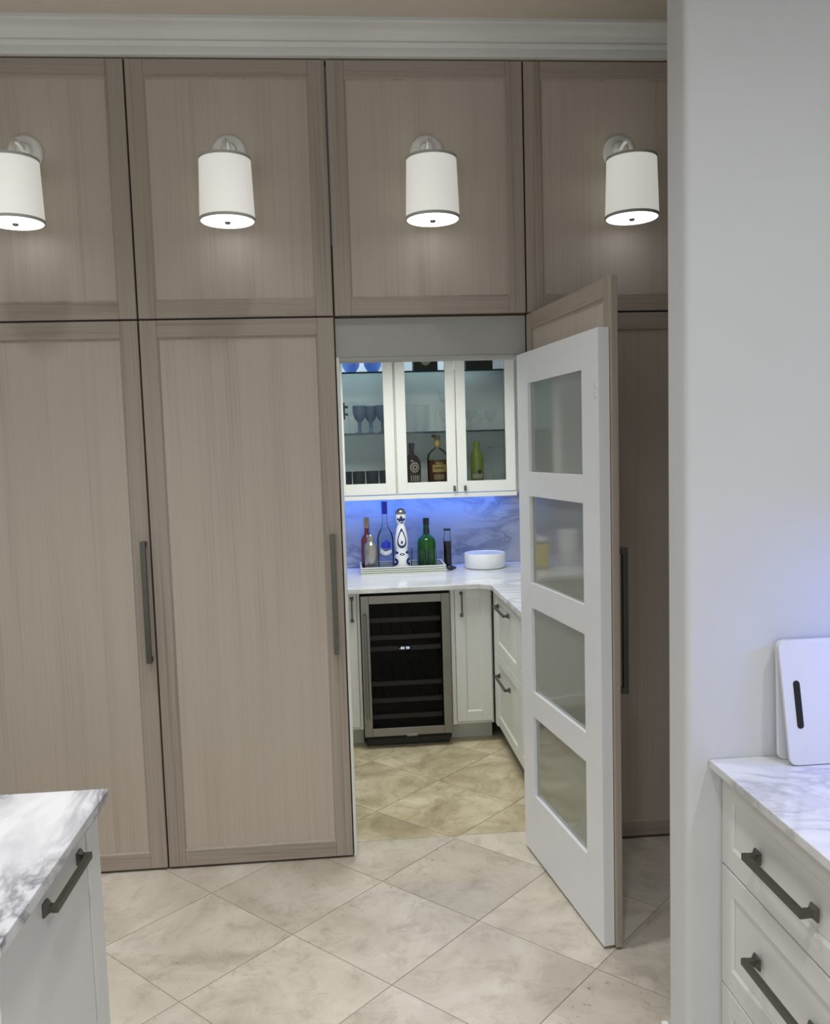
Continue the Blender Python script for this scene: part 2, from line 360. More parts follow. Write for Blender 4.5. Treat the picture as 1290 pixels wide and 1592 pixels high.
struct(box(-4.08, 3.08, -6.28, -6.2, 0, 3.96).build('wall_rear', 'wall'))
# stub wall with rounded corners that closes the view on the right
# outline: round front corner, far right end, round back corner
front = [(0.805 + 0.017 * math.cos(math.radians(180 + 90 * k / 8)), -1.483 + 0.017 * math.sin(math.radians(180 + 90 * k / 8))) for k in range(9)]
back = [(0.805 + 0.017 * math.cos(math.radians(90 + 90 * k / 8)), -1.397 + 0.017 * math.sin(math.radians(90 + 90 * k / 8))) for k in range(9)]
sw = MB().prism(front + [(3.0, -1.5), (3.0, -1.38)] + back, 0, 3.9).build('wall_stub', 'wall', smooth=True)
struct(sw, 'white painted stub wall with rounded corner on the right')
bb = MB().prism([(-1.515, 0), (-1.365, 0), (-1.365, 0.155), (-1.372, 0.17), (-1.508, 0.17), (-1.515, 0.155)], 0.771, 0.787, lambda p, q, h: (h, p, q))
struct(bb.build('baseboard_right', 'white_paint', bevel=0.002), 'white baseboard at the foot of the stub wall')
# crown moulding
prof = [(0.0, 3.168), (-0.022, 3.168), (-0.024, 3.172), (-0.024, 3.198), (-0.030, 3.203), (-0.034, 3.212), (-0.030, 3.219), (-0.034, 3.224)]
for k in range(7):
    a = math.radians(90 * k / 6); prof.append((-0.036 - 0.052 * (1 - math.cos(a)), 3.226 + 0.030 * math.sin(a)))
prof += [(-0.094, 3.258), (-0.100, 3.262), (-0.100, 3.274), (0.0, 3.274)]
cm = MB().prism(prof, -4.0, 3.0, lambda p, q, h: (h, p, q)).build('trim_crown', 'crown', smooth=True)
struct(cm, 'white crown moulding along the top of the oak cabinets')
# pantry opening
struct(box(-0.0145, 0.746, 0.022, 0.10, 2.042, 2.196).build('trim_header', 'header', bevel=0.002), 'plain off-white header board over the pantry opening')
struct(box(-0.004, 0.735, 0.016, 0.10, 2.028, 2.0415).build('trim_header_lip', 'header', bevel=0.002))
struct(box(-0.0145, -0.002, 0.004, 0.118, 0.0, 2.0415).build('trim_jamb_left', 'white_paint', bevel=0.002), 'white painted left side lining of the pantry opening')
struct(box(0.735, 0.746, 0.004, 0.118, 0.0, 2.0415).build('trim_jamb_right', 'white_paint', bevel=0.002), 'white painted right side lining of the pantry opening')
# pantry room
struct(box(-0.85, 1.45, 2.16, 2.2, 0, 2.46).build('wall_pantry_back', 'white_paint'))
struct(box(-0.88, -0.85, 0.14, 2.2, 0, 2.46).build('wall_pantry_left', 'white_paint'))
struct(box(1.45, 1.48, 0.14, 2.2, 0, 2.46).build('wall_pantry_right', 'white_paint'))
struct(box(-0.88, 1.48, 0.12, 2.2, 2.46, 2.5).build('ceiling_pantry', 'ceiling'))
pw = MB().box(-0.88, -0.002, 0.12, 0.14, 0, 2.46).box(0.735, 1.48, 0.12, 0.14, 0, 2.46).box(-0.002, 0.735, 0.12, 0.14, 2.042, 2.46)
struct(pw.build('wall_pantry_front', 'white_paint'))
sp = MB().box(-0.848, 1.448, 2.14, 2.1595, 0.918, 1.372)
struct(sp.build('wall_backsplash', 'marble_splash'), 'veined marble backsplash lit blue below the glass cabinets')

# ------------------------------------------------------------------ pulls and shaker fronts
def pull(center, along, out, length, proj=0.034, w=0.012, flare=True):
    """bar pull: bar, two posts, two flared base plates; center on the face"""
    a = Vector(along).normalized(); o = Vector(out).normalized(); b = a.cross(o); c = Vector(center); mb = MB()
    h = length / 2
    mb.fbox(c, a, o, b, -h, h, proj - w * 0.8, proj, -w / 2, w / 2)
    for s in (-1, 1):
        x = s * (h - w * 0.55)
        mb.fbox(c, a, o, b, x - w * 0.5, x + w * 0.5, 0.003, proj - w * 0.7, -w * 0.48, w * 0.48)
        if flare:
            k = w * 0.95
            base = [c + a * (x + p * k) + b * (q * k) for p, q in ((-1, -1), (1, -1), (1, 1), (-1, 1))]
            mid = [v + o * 0.004 for v in base]
            top = [c + a * (x + p * w * 0.52) + b * (q * w * 0.52) + o * 0.011 for p, q in ((-1, -1), (1, -1), (1, 1), (-1, 1))]
            mb.add(base + mid + top, [(3, 2, 1, 0)] + [(i, (i + 1) % 4, 4 + (i + 1) % 4, 4 + i) for i in range(4)] + [(4 + i, 4 + (i + 1) % 4, 8 + (i + 1) % 4, 8 + i) for i in range(4)] + [(8, 9, 10, 11)])
    return mb
def shaker(t, origin, ax, out, u0, u1, z0, z1, sw_, mats, thick=0.022, recess=0.007, rw=None, lip=0.006, name='door'):
    """frame-and-panel front: panel is the part, stiles and rails its sub-parts. ax = direction along the width, out = outward normal"""
    Z = (0, 0, 1); rw = rw or sw_; mp, mv, mh = mats
    pn = MB().fbox(origin, ax, out, Z, u0 + sw_ - 0.004, u1 - sw_ + 0.004, -thick + 0.002, -recess, z0 + rw - 0.004, z1 - rw + 0.004)
    d = t.part(pn, name, mp)
    for a, b in ((u0, u0 + sw_), (u1 - sw_, u1)):
        t.part(MB().fbox(origin, ax, out, Z, a, b, -thick, 0, z0, z1), 'stile', mv, d, 0.0025)
    for a, b in ((z0, z0 + rw), (z1 - rw, z1)):
        t.part(MB().fbox(origin, ax, out, Z, u0 + sw_, u1 - sw_, -thick, 0, a, b), 'rail', mh, d, 0.0025)
    if lip:   # sloped inner edge of the frame
        o_, a_, n_ = Vector(origin), Vector(ax), Vector(out)
        P = lambda u, z, dpt: o_ + a_ * u + n_ * dpt + Vector((0, 0, z))
        ui, uj, zi, zj = u0 + sw_, u1 - sw_, z0 + rw, z1 - rw; mb = MB()
        outer = [(ui, zi), (uj, zi), (uj, zj), (ui, zj)]; inner = [(ui + lip, zi + lip), (uj - lip, zi + lip), (uj - lip, zj - lip), (ui + lip, zj - lip)]
        for k in range(4):
            k2 = (k + 1) % 4
            mb.add([P(*outer[k], -0.002), P(*outer[k2], -0.002), P(*inner[k2], -recess + 0.0005), P(*inner[k], -recess + 0.0005)], [(0, 1, 2, 3)])
        t.part(mb, 'moulding', mv, d)
    return d
OAK = ('wood_panel', 'wood_v', 'wood_h'); WHITE = ('white_paint',) * 3

# ------------------------------------------------------------------ oak cabinets on the back wall
SE = [-1.5255, -0.7680, -0.0161, 0.7480, 1.5130]
up_labels = ['upper oak wall cabinet at the far left, behind the cut-off sconce', 'upper oak wall cabinet second from the left, over a tall handled door',
             'upper oak wall cabinet directly over the pantry opening', 'upper oak wall cabinet at the far right beside the white stub wall']
G = 0.0033
for k in range(4):
    x0, x1 = SE[k] + G, SE[k + 1] - G
    t = Thing('wall_cabinet', up_labels[k], 'cabinet', ((x0 + x1) / 2, 0.0, 2.2), 'upper oak cabinets')
    t.part(box(x0 - G + 0.0005, x1 + G - 0.0005, 0.0235, 0.118, 2.1985, 3.166), 'carcass', 'carcass')
    shaker(t, (0, 0, 0), (1, 0, 0), (0, -1, 0), x0, x1, 2.2035, 3.1625, 0.066, OAK)
tall = {0: 'tall oak cabinet door at the far left behind the marble island', 1: 'tall oak cabinet with bar handle immediately left of the pantry opening', 3: 'tall oak cabinet in shade behind the open pantry door'}
for k, lab in tall.items():
    x0, x1 = SE[k] + G, SE[k + 1] - G
    t = Thing('tall_cabinet', lab, 'cabinet', ((x0 + x1) / 2, 0.0, 0.0), 'tall oak cabinets')
    t.part(box(x0 - G + 0.0005, x1 + G - 0.0005, 0.0235, 0.118, 0.002, 2.1975), 'carcass', 'carcass')
    d = shaker(t, (0, 0, 0), (1, 0, 0), (0, -1, 0), x0, x1, 0.010, 2.1965, 0.066, OAK)
    if k < 2: t.part(pull(({0: -0.790, 1: -0.055}[k], 0.0, 1.105), (0, 0, 1), (0, -1, 0), 0.482, 0.042, 0.020, False), 'handle', 'pewter', d, 0.0015, label='long pewter bar handle')

# ------------------------------------------------------------------ hidden pantry door standing open
H = Vector((0.703, -0.003, 0)); DU = Vector((0.127, -0.992, 0)).normalized(); DN = Vector((-DU.y, DU.x, 0))
t = Thing('pantry_door', 'open pantry door, oak outside and white with four glazed panes inside', 'door', tuple(H))
ob = H + DN * 0.062
# oak face: frame with a thinner panel that shows as a recess on both sides
pn = t.part(MB().fbox(H, DU, DN, (0, 0, 1), 0.008 + 0.055, 0.790 - 0.055, 0.0475, 0.0545, 0.06, 2.14), 'oak_panel', 'wood_panel', label='oak face of the door')
for a, b in ((0.008, 0.066), (0.730, 0.790)): t.part(MB().fbox(H, DU, DN, (0, 0, 1), a, b, 0.040, 0.062, 0.008, 2.193), 'stile', 'wood_v', pn, 0.002)
for a, b in ((0.008, 0.07), (2.131, 2.193)): t.part(MB().fbox(H, DU, DN, (0, 0, 1), 0.066, 0.730, 0.040, 0.062, a, b), 'rail', 'wood_h', pn, 0.002)
t.part(pull(H + DU * 0.752 + DN * 0.062 + Vector((0, 0, 1.097)), (0, 0, 1), DN, 0.482, 0.042, 0.020, False), 'handle', 'pewter', pn, 0.0015, label='long pewter bar handle on the oak face')
fr = t.part(MB().fbox(H, DU, DN, (0, 0, 1), 0.10, 0.68, 0.030, 0.0375, 0.2, 1.98), 'white_leaf', 'white_door', label='white inner leaf')
for a, b in ((0.0, 0.122), (0.645, 0.778)): t.part(MB().fbox(H, DU, DN, (0, 0, 1), a, b, 0.0, 0.038, 0.012, 2.035), 'stile', 'white_door', fr, 0.0012)
zr = [(0.012, 0.268), (0.596, 0.697), (1.037, 1.137), (1.478, 1.573), (1.915, 2.035)]
for a, b in zr: t.part(MB().fbox(H, DU, DN, (0, 0, 1), 0.122, 0.645, 0.0, 0.038, a, b), 'rail', 'white_door', fr, 0.0012)
for (a, b), (c, d_) in zip(zr, zr[1:]): t.part(MB().fbox(H, DU, DN, (0, 0, 1), 0.124, 0.643, 0.013, 0.019, b + 0.001, c - 0.001), 'pane', 'door_pane', fr, label='grey glass pane')
for z in (1.829, 1.859): t.part(MB().fbox(H, DU, DN, (0, 0, 1), 0.750, 0.762, -0.003, 0.001, z - 0.008, z + 0.006), 'catch_plate', 'nickel', fr, 0.001)

# ------------------------------------------------------------------ wall sconces
sc_labels = ['white drum sconce cut off by the left edge of the photo', 'white drum sconce on the upper cabinet second from the left', 'white drum sconce above the pantry opening', 'white drum sconce nearest the white stub wall']
def sconce(x, label):
    t = Thing('wall_sconce', label, 'sconce', (x, 0.0, 2.52), 'white drum sconces')
    bp = t.part(MB().lathe([(0, 0.0), (0.066, 0.0), (0.067, 0.004), (0.063, 0.009), (0.056, 0.011), (0.0, 0.013)], (x, 0.0068, 2.820), 40, axis=(0, -1, 0)), 'backplate', 'nickel', smooth=True)
    t.part(MB().lathe([(0, 0.013), (0.030, 0.013), (0.030, 0.020), (0.024, 0.026), (0.0, 0.027)], (x, 0.0068, 2.826), 32, axis=(0, -1, 0)), 'boss', 'nickel', bp, smooth=True)
    arm = [(x, -0.015, 2.826)] + [(x, -0.02 - 0.125 * math.sin(math.radians(a)) , 2.826 + 0.018 * math.sin(math.radians(2 * a)) - 0.055 * (1 - math.cos(math.radians(a)))) for a in range(10, 91, 10)] + [(x, -0.145, 2.66)]
    t.part(MB().tube(arm, 0.0085, 12), 'arm', 'nickel', smooth=True)
    cy = -0.145; zb, zt = 2.527, 2.752
    sh = t.part(MB().lathe([(0.1005, zb + 0.006), (0.0935, zt - 0.006), (0.0920, zt - 0.006), (0.0990, zb + 0.006), (0.1005, zb + 0.006)], (x, cy, 0), 48), 'lamp_shade', 'shade', smooth=True, label='white linen drum shade, lit')
    for z, r in ((zb, 0.1018), (zt - 0.010, 0.0950)):
        t.part(MB().lathe([(r, z), (r, z + 0.010), (r - 0.005, z + 0.010), (r - 0.005, z), (r, z)], (x, cy, 0), 48), 'trim_band', 'shade_trim', sh, smooth=True)
    df = t.part(MB().lathe([(0, zb - 0.002), (0.094, zb - 0.002), (0.0965, zb + 0.001), (0.0965, zb + 0.004), (0, zb + 0.004)], (x, cy, 0), 48), 'diffuser', 'diffuser', smooth=True, label='glowing white bottom diffuser')
    t.part(MB().lathe([(0, zb - 0.010), (0.008, zb - 0.009), (0.011, zb - 0.005), (0.011, zb - 0.002), (0, zb - 0.002)], (x, cy, 0), 20), 'finial', 'finial', df, smooth=True)
    return t
for k in range(4): sconce((SE[k] + SE[k + 1]) / 2, sc_labels[k])

# ------------------------------------------------------------------ pantry base cabinets
FY = 1.30
def carcass(t, x0, x1, y0, y1, z0=0.105, z1=0.888): return t.part(box(x0, x1, y0, y1, z0, z1), 'carcass', 'white_paint')
t = Thing('base_cabinet', 'white pantry base cabinet left of the wine cooler', 'cabinet', (-0.40, FY, 0))
carcass(t, -0.845, 0.0595, FY + 0.022, 2.138); t.part(box(-0.845, 0.0595, 1.40, 1.415, 0.0, 0.105), 'toe_kick', 'toe')
t.part(box(0.0445, 0.0585, FY, FY + 0.021, 0.11, 0.885), 'filler', 'white_paint', bevel=0.0015)
for a, b, hx in ((-0.405, 0.042, 0.016), (-0.842, -0.409, -0.80)):
    d = shaker(t, (0, FY, 0), (1, 0, 0), (0, -1, 0), a, b, 0.125, 0.885, 0.055, WHITE, 0.02)
    t.part(pull((hx, FY, 0.796), (0, 0, 1), (0, -1, 0), 0.135, 0.028, 0.010), 'handle', 'pewter', d, 0.0008)
t = Thing('base_cabinet', 'narrow white pantry base cabinet right of the wine cooler', 'cabinet', (0.69, FY, 0))
carcass(t, 0.5655, 0.806, FY + 0.022, 2.138); t.part(box(0.5655, 0.806, 1.40, 1.415, 0.0, 0.105), 'toe_kick', 'toe')
t.part(box(0.567, 0.589, FY, FY + 0.021, 0.11, 0.885), 'filler', 'white_paint', bevel=0.0015)
d = shaker(t, (0, FY, 0), (1, 0, 0), (0, -1, 0), 0.592, 0.797, 0.125, 0.885, 0.058, WHITE, 0.02)
t.part(pull((0.630, FY, 0.800), (0, 0, 1), (0, -1, 0), 0.135, 0.028, 0.010), 'handle', 'pewter', d, 0.0008)
t = Thing('drawer_cabinet', 'white base cabinet with drawers on the right side of the pantry', 'cabinet', (0.81, 0.96, 0))
carcass(t, 0.832, 1.448, 0.20, 1.318); t.part(box(0.885, 0.90, 0.20, 1.318, 0.0, 0.105), 'toe_kick', 'toe')
t.part(box(0.81, 0.831, 1.225, 1.296, 0.11, 0.885), 'filler', 'white_paint', bevel=0.0015)
for z0, z1, hz in ((0.545, 0.885, 0.812), (0.125, 0.540, 0.425)):
    for ya, yb, hy in ((0.610, 1.220, 0.985), (0.205, 0.605, 0.275)):
        d = shaker(t, (0.81, 0, 0), (0, 1, 0), (-1, 0, 0), ya, yb, z0, z1, 0.06, WHITE, 0.02, name='drawer')
        t.part(pull((0.81, hy, hz), (0, 1, 0), (-1, 0, 0), 0.30 if hy > 0.5 else 0.12, 0.032, 0.013), 'handle', 'pewter', d, 0.001)
# L-shaped worktop
L = [(-0.848, 1.262), (0.735, 1.262), (0.785, 1.212), (0.785, 0.18), (1.448, 0.18), (1.448, 2.138), (-0.848, 2.138)]
tag(MB().prism([(p[0] + 0.3, p[1] - 1.3) for p in L], 0.8885, 0.917, lambda p, q, h: (p - 0.3, q + 1.3, h)).build('pantry_worktop', 'marble', bevel=0.003), 'L-shaped veined marble worktop in the pantry', 'worktop')

# ------------------------------------------------------------------ wine cooler
t = Thing('wine_cooler', 'stainless steel wine cooler with black glass door under the pantry worktop', 'wine cooler', (0.3125, 1.30, 0))
x0, x1, z0, z1, y = 0.064, 0.560, 0.072, 0.872, 1.275
bd = MB().box(x0, x0 + 0.02, y + 0.05, 1.88, 0.04, 0.876).box(x1 - 0.02, x1, y + 0.05, 1.88, 0.04, 0.876).box(x0 + 0.02, x1 - 0.02, 1.86, 1.88, 0.04, 0.876).box(x0 + 0.02, x1 - 0.02, y + 0.05, 1.86, 0.04, 0.10).box(x0 + 0.02, x1 - 0.02, y + 0.05, 1.86, 0.84, 0.876)
t.part(bd, 'body', 'interior')
t.part(box(x0 + 0.012, x1 - 0.012, y + 0.055, y + 0.075, 0.003, 0.066), 'kick_plate', 'black', bevel=0.002)
for fx in (x0 + 0.03, x1 - 0.03): t.part(MB().lathe([(0, 0), (0.015, 0), (0.015, 0.005), (0.009, 0.007), (0.009, 0.041), (0, 0.041)], (fx, y + 0.12, 0.0), 14), 'foot', 'black')
gl = t.part(box(x0 + 0.044, x1 - 0.044, y + 0.012, y + 0.018, z0 + 0.044, z1 - 0.044), 'door', 'cooler_glass', label='smoked glass door')
for a, b in ((x0, x0 + 0.046), (x1 - 0.046, x1)): t.part(box(a, b, y, y + 0.045, z0, z1), 'stile', 'steel', gl, 0.0025)
for a, b in ((z0, z0 + 0.046), (z1 - 0.046, z1)): t.part(box(x0 + 0.046, x1 - 0.046, y, y + 0.045, a, b), 'rail', 'steel', gl, 0.0025)
hd = MB().tube([(x0 + 0.022, y - 0.036, 0.185), (x0 + 0.022, y - 0.036, 0.770)], 0.009, 14)
for z in (0.215, 0.74): hd.tube([(x0 + 0.022, y - 0.034, z), (x0 + 0.022, y + 0.001, z)], 0.006, 10)
t.part(hd, 'handle', 'steel', gl, smooth=True, label='vertical steel bar handle')
t.part(MB().tube([(0.30, y - 0.0015, z0 + 0.001), (0.36, y - 0.0015, z0 + 0.001)], 0.008, 8), 'latch', 'steel', gl)
for z in (0.722, 0.623, 0.358, 0.262, 0.168):
    r_ = MB().box(x0 + 0.05, x1 - 0.05, y + 0.055, y + 0.075, z - 0.0125, z + 0.0125)
    for k in range(7): r_.box(x0 + 0.06 + k * 0.06, x0 + 0.065 + k * 0.06, y + 0.075, 1.83, z - 0.008, z - 0.003, 1)
    t.part(r_, 'rack', ['rack', 'interior'], bevel=0.0)
cp = t.part(box(x0 + 0.05, x1 - 0.05, y + 0.050, y + 0.075, 0.548, 0.574), 'control_panel', 'rack')
t.part(box(0.268, 0.345, y + 0.047, y + 0.0502, 0.550, 0.573), 'display', 'black', cp)
SEG = {'4': 'bcfg', '8': 'abcdefg'}
def digit(mb, ch, x, z, w, h, y_):
    th = 0.0018
    S = {'a': (0, w, h - th, h), 'd': (0, w, 0, th), 'g': (0, w, h / 2 - th / 2, h / 2 + th / 2), 'f': (0, th, h / 2, h), 'b': (w - th, w, h / 2, h), 'e': (0, th, 0, h / 2), 'c': (w - th, w, 0, h / 2)}
    for s in SEG[ch]: a, b, c, d = S[s]; mb.box(x + a, x + b, y_ - 0.0006, y_, z + c, z + d)
dg = MB()
for x_ in (0.2835, 0.2945): digit(dg, '8', x_, 0.5555, 0.0080, 0.0125, y + 0.0468)
for x_ in (0.3130, 0.3240): digit(dg, '8', x_, 0.5555, 0.0080, 0.0125, y + 0.0468)
dg.box(0.2745, 0.2775, y + 0.0462, y + 0.0468, 0.5575, 0.5605)
t.part(dg, 'digits', 'led', cp)

# ------------------------------------------------------------------ pantry glass-door wall cabinets
UY = 1.80; UZ0, UZ1 = 1.400, 2.36
def glass_cabinet(label, x0, x1, doors):
    t = Thing('glass_cabinet', label, 'cabinet', ((x0 + x1) / 2, UY, UZ0), 'glass-fronted pantry cabinets')
    b = MB().box(x0, x0 + 0.018, UY + 0.022, 2.138, UZ0, UZ1).box(x1 - 0.018, x1, UY + 0.022, 2.138, UZ0, UZ1).box(x0 + 0.018, x1 - 0.018, 2.126, 2.138, UZ0, UZ1)
    b.box(x0 + 0.018, x1 - 0.018, UY + 0.022, 2.126, UZ0 + 0.045, UZ0 + 0.065).box(x0 + 0.018, x1 - 0.018, UY + 0.022, 2.126, UZ1 - 0.02, UZ1)
    t.part(b, 'carcass', 'white_paint')
    t.part(box(x0, x1, UY + 0.002, UY + 0.020, 1.3735, 1.3995), 'light_rail', 'white_paint', bevel=0.0015)
    for z in (1.777, 2.146):
        s = t.part(box(x0 + 0.019, x1 - 0.019, UY + 0.036, 2.125, z - 0.005, z + 0.005), 'shelf', 'shelf_glass', label='clear glass shelf')
        t.part(box(x0 + 0.019, x1 - 0.019, UY + 0.034, UY + 0.0362, z - 0.0055, z + 0.0055), 'edge', 'shelf_edge', s)
    for a, b_, hx in doors:
        g = t.part(box(a + 0.056, b_ - 0.056, UY + 0.009, UY + 0.013, UZ0 + 0.064, UZ1 - 0.06), 'door', 'glass', label='clear glazed door')
        for p, q in ((a, a + 0.059), (b_ - 0.059, b_)): t.part(box(p, q, UY, UY + 0.020, UZ0 + 0.005, UZ1), 'stile', 'white_paint', g, 0.0015)
        for p, q in ((UZ0 + 0.005, UZ0 + 0.073), (UZ1 - 0.065, UZ1)): t.part(box(a + 0.059, b_ - 0.059, UY, UY + 0.020, p, q), 'rail', 'white_paint', g, 0.0015)
        if hx: t.part(MB().box(hx - 0.006, hx + 0.006, UY - 0.016, UY, 1.422, 1.432).box(hx - 0.007, hx + 0.007, UY - 0.022, UY - 0.012, 1.412, 1.446), 'knob', 'pewter', g, 0.001)
    return t
ta = glass_cabinet('white glass-door cabinet at the left holding blue glassware', -0.470, 0.3165, ((-0.466, -0.056, None), (-0.050, 0.3115, None)))
hg = MB().box(0.006, 0.020, UY + 0.022, UY + 0.045, 1.868, 1.968).box(0.020, 0.038, UY + 0.026, UY + 0.042, 1.890, 1.905).box(0.020, 0.038, UY + 0.026, UY + 0.042, 1.934, 1.949)
ta.part(hg, 'hinge', 'black', bevel=0.001)
glass_cabinet('white glass-door cabinet pair at the right holding spirit bottles', 0.3175, 1.060, ((0.326, 0.6875, 0.671), (0.6925, 1.054, 0.737)))
SZ = UZ0 + 0.0652; S1 = 1.7822; S2 = 2.1512

# ------------------------------------------------------------------ glassware and bottles
def single(name, label, cat, loc, mb, mats, group=None, smooth=True, bevel=0.0):
    o = mb.build(name, mats, None, bevel, smooth); o.location = loc; return tag(o, label, cat, group)
def goblet_mb(h, r, bowl, stem_r=0.010, foot=0.034):
    zb = h - bowl
    return MB().lathe([(0, 0), (foot, 0), (foot, 0.003), (stem_r * 1.6, 0.009), (stem_r, 0.02), (stem_r * 1.15, zb * 0.55), (stem_r, zb * 0.85), (stem_r * 1.7, zb), (r * 0.70, zb + bowl * 0.15), (r * 0.90, zb + bowl * 0.38), (r * 0.99, zb + bowl * 0.65), (r, h - 0.004), (r - 0.0015, h), (r - 0.003, h - 0.003), (r * 0.96, zb + bowl * 0.65), (r * 0.86, zb + bowl * 0.40), (r * 0.62, zb + bowl * 0.18), (0, zb + 0.006)], n=30)
gm = goblet_mb(0.170, 0.042, 0.095)
gob = single('blue_goblet', 'smoky blue goblet nearest the black hinge on the middle shelf', 'goblet', (0.108, 1.92, S1), gm, 'blue_glass', 'smoky blue goblets')
for (gx, gy), lab in (((0.180, 2.00), 'smoky blue goblet standing behind and between the other two'), ((0.250, 1.93), 'smoky blue goblet partly hidden by the white door stile')):
    dup(gob, (gx, gy, S1), lab)
wm = goblet_mb(0.205, 0.036, 0.10, 0.0035, 0.033)
wg = single('wine_glass', 'clear stemmed glass in the left cabinet, leftmost behind the blue goblets', 'wine glass', (0.045, 2.045, S1), wm, 'glassware', 'clear stemmed glasses in the left cabinet')
dup(wg, (0.118, 2.070, S1), 'clear stemmed glass rising behind the blue goblets')
tm = MB().lathe([(0, 0), (0.036, 0), (0.0385, 0.004), (0.040, 0.083), (0.0385, 0.084), (0.0365, 0.008), (0, 0.007)], n=28)
tum = single('blue_tumbler', 'navy tumbler on the bottom shelf, alone at the left', 'tumbler', (0.010, 1.92, SZ), tm, 'navy_glass', 'navy tumblers on the bottom shelf')
for tx_, lab in ((0.092, 'navy tumbler on the bottom shelf, second from the left'), (0.175, 'navy tumbler on the bottom shelf, third from the left'), (0.258, 'navy tumbler on the bottom shelf beside the door stile')):
    dup(tum, (tx_, 1.92, SZ), lab)
bm_ = MB().lathe([(0, 0), (0.025, 0), (0.030, 0.005), (0.052, 0.04), (0.058, 0.085), (0.0565, 0.086), (0.050, 0.042), (0.026, 0.009), (0, 0.008)], n=30)
bw = single('blue_bowl', 'light blue glass bowl on the top shelf, left one', 'bowl', (0.065, 1.93, S2), bm_, 'light_blue_glass', 'light blue bowls on the top shelf')
dup(bw, (0.200, 1.93, S2), 'light blue glass bowl on the top shelf, right one')
# right cabinet, top shelf: two dark boxes
t = Thing('dark_box', 'dark box with a pale emblem on the top shelf', 'box', (0.522, 1.93, S2))
t.part(box(0.450, 0.595, 1.86, 2.00, S2, S2 + 0.145), 'carton', 'charcoal', bevel=0.002)
t.part(MB().prism([(0.522 + 0.036 * math.cos(math.radians(a)), S2 + 0.078 + 0.036 * math.sin(math.radians(a)) * (1.25 if a > 180 else 1)) for a in range(0, 360, 15)], 1.8585, 1.8598, lambda p, q, h: (p, h, q)), 'emblem', 'cream_emblem')
t = Thing('dark_box', 'plain dark box on the top shelf above the yellow-green bottle', 'box', (0.855, 1.93, S2))
t.part(box(0.770, 0.936, 1.86, 2.00, S2, S2 + 0.12), 'carton', 'charcoal', bevel=0.002); t.part(box(0.769, 0.937, 1.859, 2.001, S2 + 0.1205, S2 + 0.145), 'lid', 'charcoal', bevel=0.002)
# tall clear glasses and small stacked ones
hm = MB().lathe([(0, 0), (0.024, 0), (0.026, 0.003), (0.031, 0.168), (0.030, 0.169), (0.0245, 0.010), (0, 0.009)], n=24)
hb = single('highball_glass', 'tall clear glass, first from the left in the right cabinet', 'glass', (0.425, 1.93, S1), hm, 'glassware', 'tall clear glasses')
for hx, hy, lab in ((0.490, 1.92, 'tall clear glass, second from the left in the right cabinet'), (0.555, 1.93, 'tall clear glass, third from the left in the right cabinet'), (0.460, 2.02, 'tall clear glass in the back row, left'), (0.525, 2.03, 'tall clear glass in the back row, right')):
    dup(hb, (hx, hy, S1), lab)
cm_ = MB().lathe([(0, 0), (0.030, 0), (0.030, 0.003), (0.006, 0.010), (0.006, 0.045), (0.020, 0.055), (0.035, 0.09), (0.038, 0.125), (0.0365, 0.125), (0.033, 0.09), (0, 0.06)], n=24)
cp_ = single('coupe_glass', 'small clear stemmed glass at the bottom of a stack beside the tall glasses', 'glass', (0.640, 1.93, S1), cm_, 'glassware', 'small clear stemmed glasses')
dup(cp_, (0.640, 1.93, S1 + 0.126), 'small clear stemmed glass stacked on top of another beside the tall glasses')
for cx_, cy_, lab in ((0.800, 1.93, 'small clear stemmed glass above the yellow-green bottle'), (0.868, 1.92, 'small clear stemmed glass in the middle of the right-hand shelf'), (0.940, 2.00, 'small clear stemmed glass at the right end of the shelf')):
    dup(cp_, (cx_, cy_, S1), lab)
# surface decals on a turned or flat body
def decal(prof, pts, lift=0.0008, rings=4, scale_in=0.0):
    """pts = (theta, z) outline of a star-shaped patch wrapped on a turned body centred on the origin, facing -Y at theta 0"""
    def rad(z):
        for (r0, h0), (r1, h1) in zip(prof, prof[1:]):
            if min(h0, h1) <= z <= max(h0, h1) and h0 != h1: return r0 + (r1 - r0) * (z - h0) / (h1 - h0)
        return prof[-1][0]
    ct = sum(p[0] for p in pts) / len(pts); cz = sum(p[1] for p in pts) / len(pts); n = len(pts); vs_ = []; fs = []
    def P(th, z): r = rad(z) + lift; return (r * math.sin(th), -r * math.cos(th), z)
    ks = [1 - (1 - scale_in) * k / rings for k in range(rings + 1)] if scale_in else [1 - k / rings for k in range(rings)]
    for k in ks: vs_ += [P(ct + (p[0] - ct) * k, cz + (p[1] - cz) * k) for p in pts]
    for k in range(len(ks) - 1):
        for i in range(n): fs.append((k * n + i, k * n + (i + 1) % n, (k + 1) * n + (i + 1) % n, (k + 1) * n + i))
    if not scale_in:
        vs_.append(P(ct, cz)); fs += [((len(ks) - 1) * n + i, (len(ks) - 1) * n + (i + 1) % n, len(vs_) - 1) for i in range(n)]
    return MB().add(vs_, fs)
def rect(t0, t1, z0, z1, n=8): return [(t0 + (t1 - t0) * k / n, z0) for k in range(n + 1)] + [(t1 - (t1 - t0) * k / n, z1) for k in range(n + 1)]
def squash(mb, sx, sy): mb.v = [(v[0] * sx, v[1] * sy, v[2]) for v in mb.v]; return mb
class Local(Thing):
    """parts given relative to the thing's own base"""
    def part(s, mb, name, mats, parent=None, bevel=0.0, smooth=True, label=None):
        o = mb.build(name, mats, parent or s.e, bevel, smooth)
        if label: o['label'] = label
        return o
